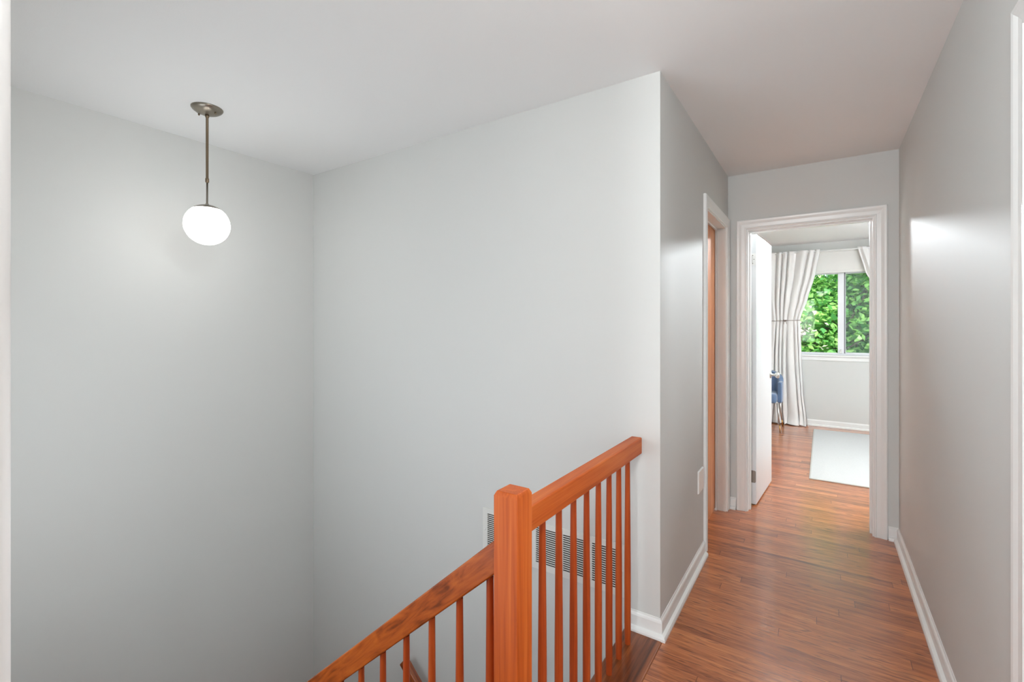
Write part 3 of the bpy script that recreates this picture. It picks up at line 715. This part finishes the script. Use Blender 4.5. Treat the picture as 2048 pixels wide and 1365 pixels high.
# blue armchair ------------------------------------------------------------
CX, CY = -.680, 6.90
ch = empty('armchair', (CX, CY, 0), 'blue velvet armchair on slim legs half hidden behind the open bedroom door', 'armchair')
def shell():
    bm = bmesh.new(); NA, NR = 40, 10
    def pt(a, q, off):   # a: -1..1 along the U from right arm front round the back to left arm front
        s = abs(a); sg = 1 if a > 0 else -1
        hw, hd = .255-off, .235-off
        # superellipse U: front ends at y=-.20
        ang = a*R(118)
        cx_ = math.sin(ang); cy_ = math.cos(ang)
        n = 3.2; rr = (abs(cx_)**n + abs(cy_)**n)**(-1/n)
        x = hw*rr*cx_; y = hd*rr*cy_
        top = .745 - .125*max(0, min(1, (s-.20)/.5))**1.2
        flare = .02*q*(.9)
        return Vector((x*(1+flare), y*(1+flare), .355 + (top-.355)*q))
    outer = [[bm.verts.new(pt(-1+2*i/NA, j/NR, 0)) for j in range(NR+1)] for i in range(NA+1)]
    inner = [[bm.verts.new(pt(-1+2*i/NA, j/NR, .055)) for j in range(NR+1)] for i in range(NA+1)]
    for i in range(NA):
        for j in range(NR):
            bm.faces.new((outer[i][j], outer[i+1][j], outer[i+1][j+1], outer[i][j+1]))
            bm.faces.new((inner[i][j], inner[i][j+1], inner[i+1][j+1], inner[i+1][j]))
        bm.faces.new((outer[i][NR], outer[i+1][NR], inner[i+1][NR], inner[i][NR]))
        bm.faces.new((outer[i][0], inner[i][0], inner[i+1][0], outer[i+1][0]))
    for i in (0, NA):
        for j in range(NR): bm.faces.new((outer[i][j], outer[i][j+1], inner[i][j+1], inner[i][j]))
    return bm
link('backrest', shell(), M['velvet'], ch, bevel=.015, seg=3)
bm = bmesh.new(); box(bm, -.20, .20, -.215, .17, .355, .475); link('seat', bm, M['velvet'], ch, bevel=.035, seg=5)
for sx, sy in ((1,-1),(-1,-1),(1,1),(-1,1)):
    bm = bmesh.new(); top = Vector((sx*.205, sy*.17, .36)); ft = Vector((sx*.238, sy*.215, .0))
    q = top.lerp(ft, .74)
    tube(bm, [top, q], [.013, .0085], 14); lg = link('leg', bm, M['leg_pale'], ch, smooth=True)
    bm = bmesh.new(); tube(bm, [q, ft], [.0088, .0065], 14); f = link('leg_tip', bm, M['brass'], lg, smooth=True); f['label'] = 'brass coloured leg tip'

# ------------------------------------------------------------------ outside
struct(boxes('ground', [(-30, 30, 7.6, 50, -3.3, -3.0)], M['grass']))
def tree(name, base, crown_c, crown_r, n, leaf, lm, seed, label, branches=9, trunk_r=.12, cat='tree'):
    rng = np.random.default_rng(seed); rnd = random.Random(seed)
    t = empty(name, base, label, cat, None)
    B = Vector(base); cc = Vector(crown_c)
    bm = bmesh.new()
    top = cc + Vector((0, 0, crown_r[2]*.5))
    tube(bm, [Vector((0,0,0)), (cc-B)*.45 + Vector((.1,.05,0)), (cc-B)*.8, top-B], [trunk_r, trunk_r*.8, trunk_r*.5, trunk_r*.15], 10)
    link('trunk', bm, M['bark'], t, smooth=True)
    cl = []
    for k in range(branches):
        a = rnd.uniform(0, 2*math.pi); e = rnd.uniform(-.35, .75); L_ = rnd.uniform(.6, .95)
        tip = cc + Vector((math.cos(a)*crown_r[0]*L_, math.sin(a)*crown_r[1]*L_, e*crown_r[2]))
        st_ = B.lerp(cc, rnd.uniform(.5, .95)); mid = st_.lerp(tip, .5) + Vector((0,0,rnd.uniform(-.1,.25)))
        bm = bmesh.new(); tube(bm, [st_-B, mid-B, tip-B], [trunk_r*.35, trunk_r*.2, trunk_r*.06], 7)
        for q in range(3):
            s0 = mid.lerp(tip, rnd.uniform(0,.8)); e0 = s0 + Vector((rnd.uniform(-.5,.5), rnd.uniform(-.4,.4), rnd.uniform(-.1,.5)))
            tube(bm, [s0-B, (s0+e0)/2-B+Vector((0,0,.04)), e0-B], [trunk_r*.12, trunk_r*.08, trunk_r*.04], 5)
            cl.append(e0)
        cl += [tip, mid]
        link('branch', bm, M['bark'], t, smooth=True)
    # leaves: sprays around random centres inside the crown
    ns = max(20, n//26)
    ctr = rng.normal(size=(ns,3)); ctr /= np.linalg.norm(ctr, axis=1)[:,None]; ctr *= (rng.random(ns)**(1/2.2))[:,None]
    ctr = ctr*np.array(crown_r) + np.array(crown_c)
    ctr = np.vstack([ctr, np.array([list(c) for c in cl])])
    tilt = rng.uniform(-.4, .4, size=(len(ctr), 2))
    idx = rng.integers(0, len(ctr), n)
    off = rng.normal(size=(n,3))*np.array([leaf*2.6, leaf*2.6, leaf*.7])
    if leaf < .1: off *= .55
    off[:,2] += off[:,0]*tilt[idx,0] + off[:,1]*tilt[idx,1]
    P = ctr[idx] + off - np.array(base)
    nrm = rng.normal(size=(n,3))*.55 + np.array([0,-.35,.9]); nrm /= np.linalg.norm(nrm, axis=1)[:,None]
    d = rng.normal(size=(n,3)); d -= (d*nrm).sum(1)[:,None]*nrm; d /= np.linalg.norm(d, axis=1)[:,None]
    s = np.cross(nrm, d); sz = leaf*rng.uniform(.6, 1.25, size=(n,1))
    shape = [(-.5,0,0),(-.12,.34,.05),(.1,.22,.03),(.5,0,-.06),(.1,-.22,.03),(-.12,-.34,.05)]
    V = np.stack([P + d*sz*a + s*sz*b + nrm*sz*c for a,b,c in shape], axis=1).reshape(-1,3)
    me = bpy.data.meshes.new('foliage')
    me.vertices.add(len(V)); me.vertices.foreach_set('co', V.astype(np.float32).ravel())
    me.loops.add(n*6); me.loops.foreach_set('vertex_index', np.arange(n*6, dtype=np.int32))
    me.polygons.add(n); me.polygons.foreach_set('loop_start', np.arange(0, n*6, 6, dtype=np.int32)); me.polygons.foreach_set('loop_total', np.full(n, 6, dtype=np.int32))
    me.update(calc_edges=True)
    at = me.attributes.new('leafid', 'FLOAT_VECTOR', 'FACE'); at.data.foreach_set('vector', rng.random((n,3)).astype(np.float32).ravel())
    me.materials.append(lm)
    o = bpy.data.objects.new('foliage', me); C.objects.link(o); o.parent = t
    return t
tree('maple_tree', (-.9, 10.9, -3), (-.2, 10.9, 1.35), (2.4, 1.1, 2.6), 15000, .13, M['leaf_green'], 1, 'bright green leafy tree right outside the bedroom window', 12)
tree('maple_tree', (3.2, 12.0, -3), (2.3, 12.2, 1.9), (2.6, 1.4, 2.6), 13000, .14, M['leaf_deep'], 2, 'deeper green tree behind the right pane of the bedroom window', 12)
tree('maple_tree', (-4.4, 12.2, -3), (-3.2, 12.2, 1.6), (2.6, 1.4, 2.8), 9000, .15, M['leaf_green'], 5, 'green tree seen through the gap at the door hinges', 9)
tree('pink_leaved_tree', (-.75, 9.4, -3), (-.55, 9.5, 1.35), (.42, .25, .62), 190, .085, M['leaf_pink'], 4, 'pale pink leaved branches in front of the green trees at the left of the window', 6, .05)
tree('background_tree', (0, 19, -3), (0, 19, 1.5), (7.5, 1.6, 4.6), 15000, .32, M['leaf_deep'], 6, 'dense dark green trees far behind the window', 10, .25)
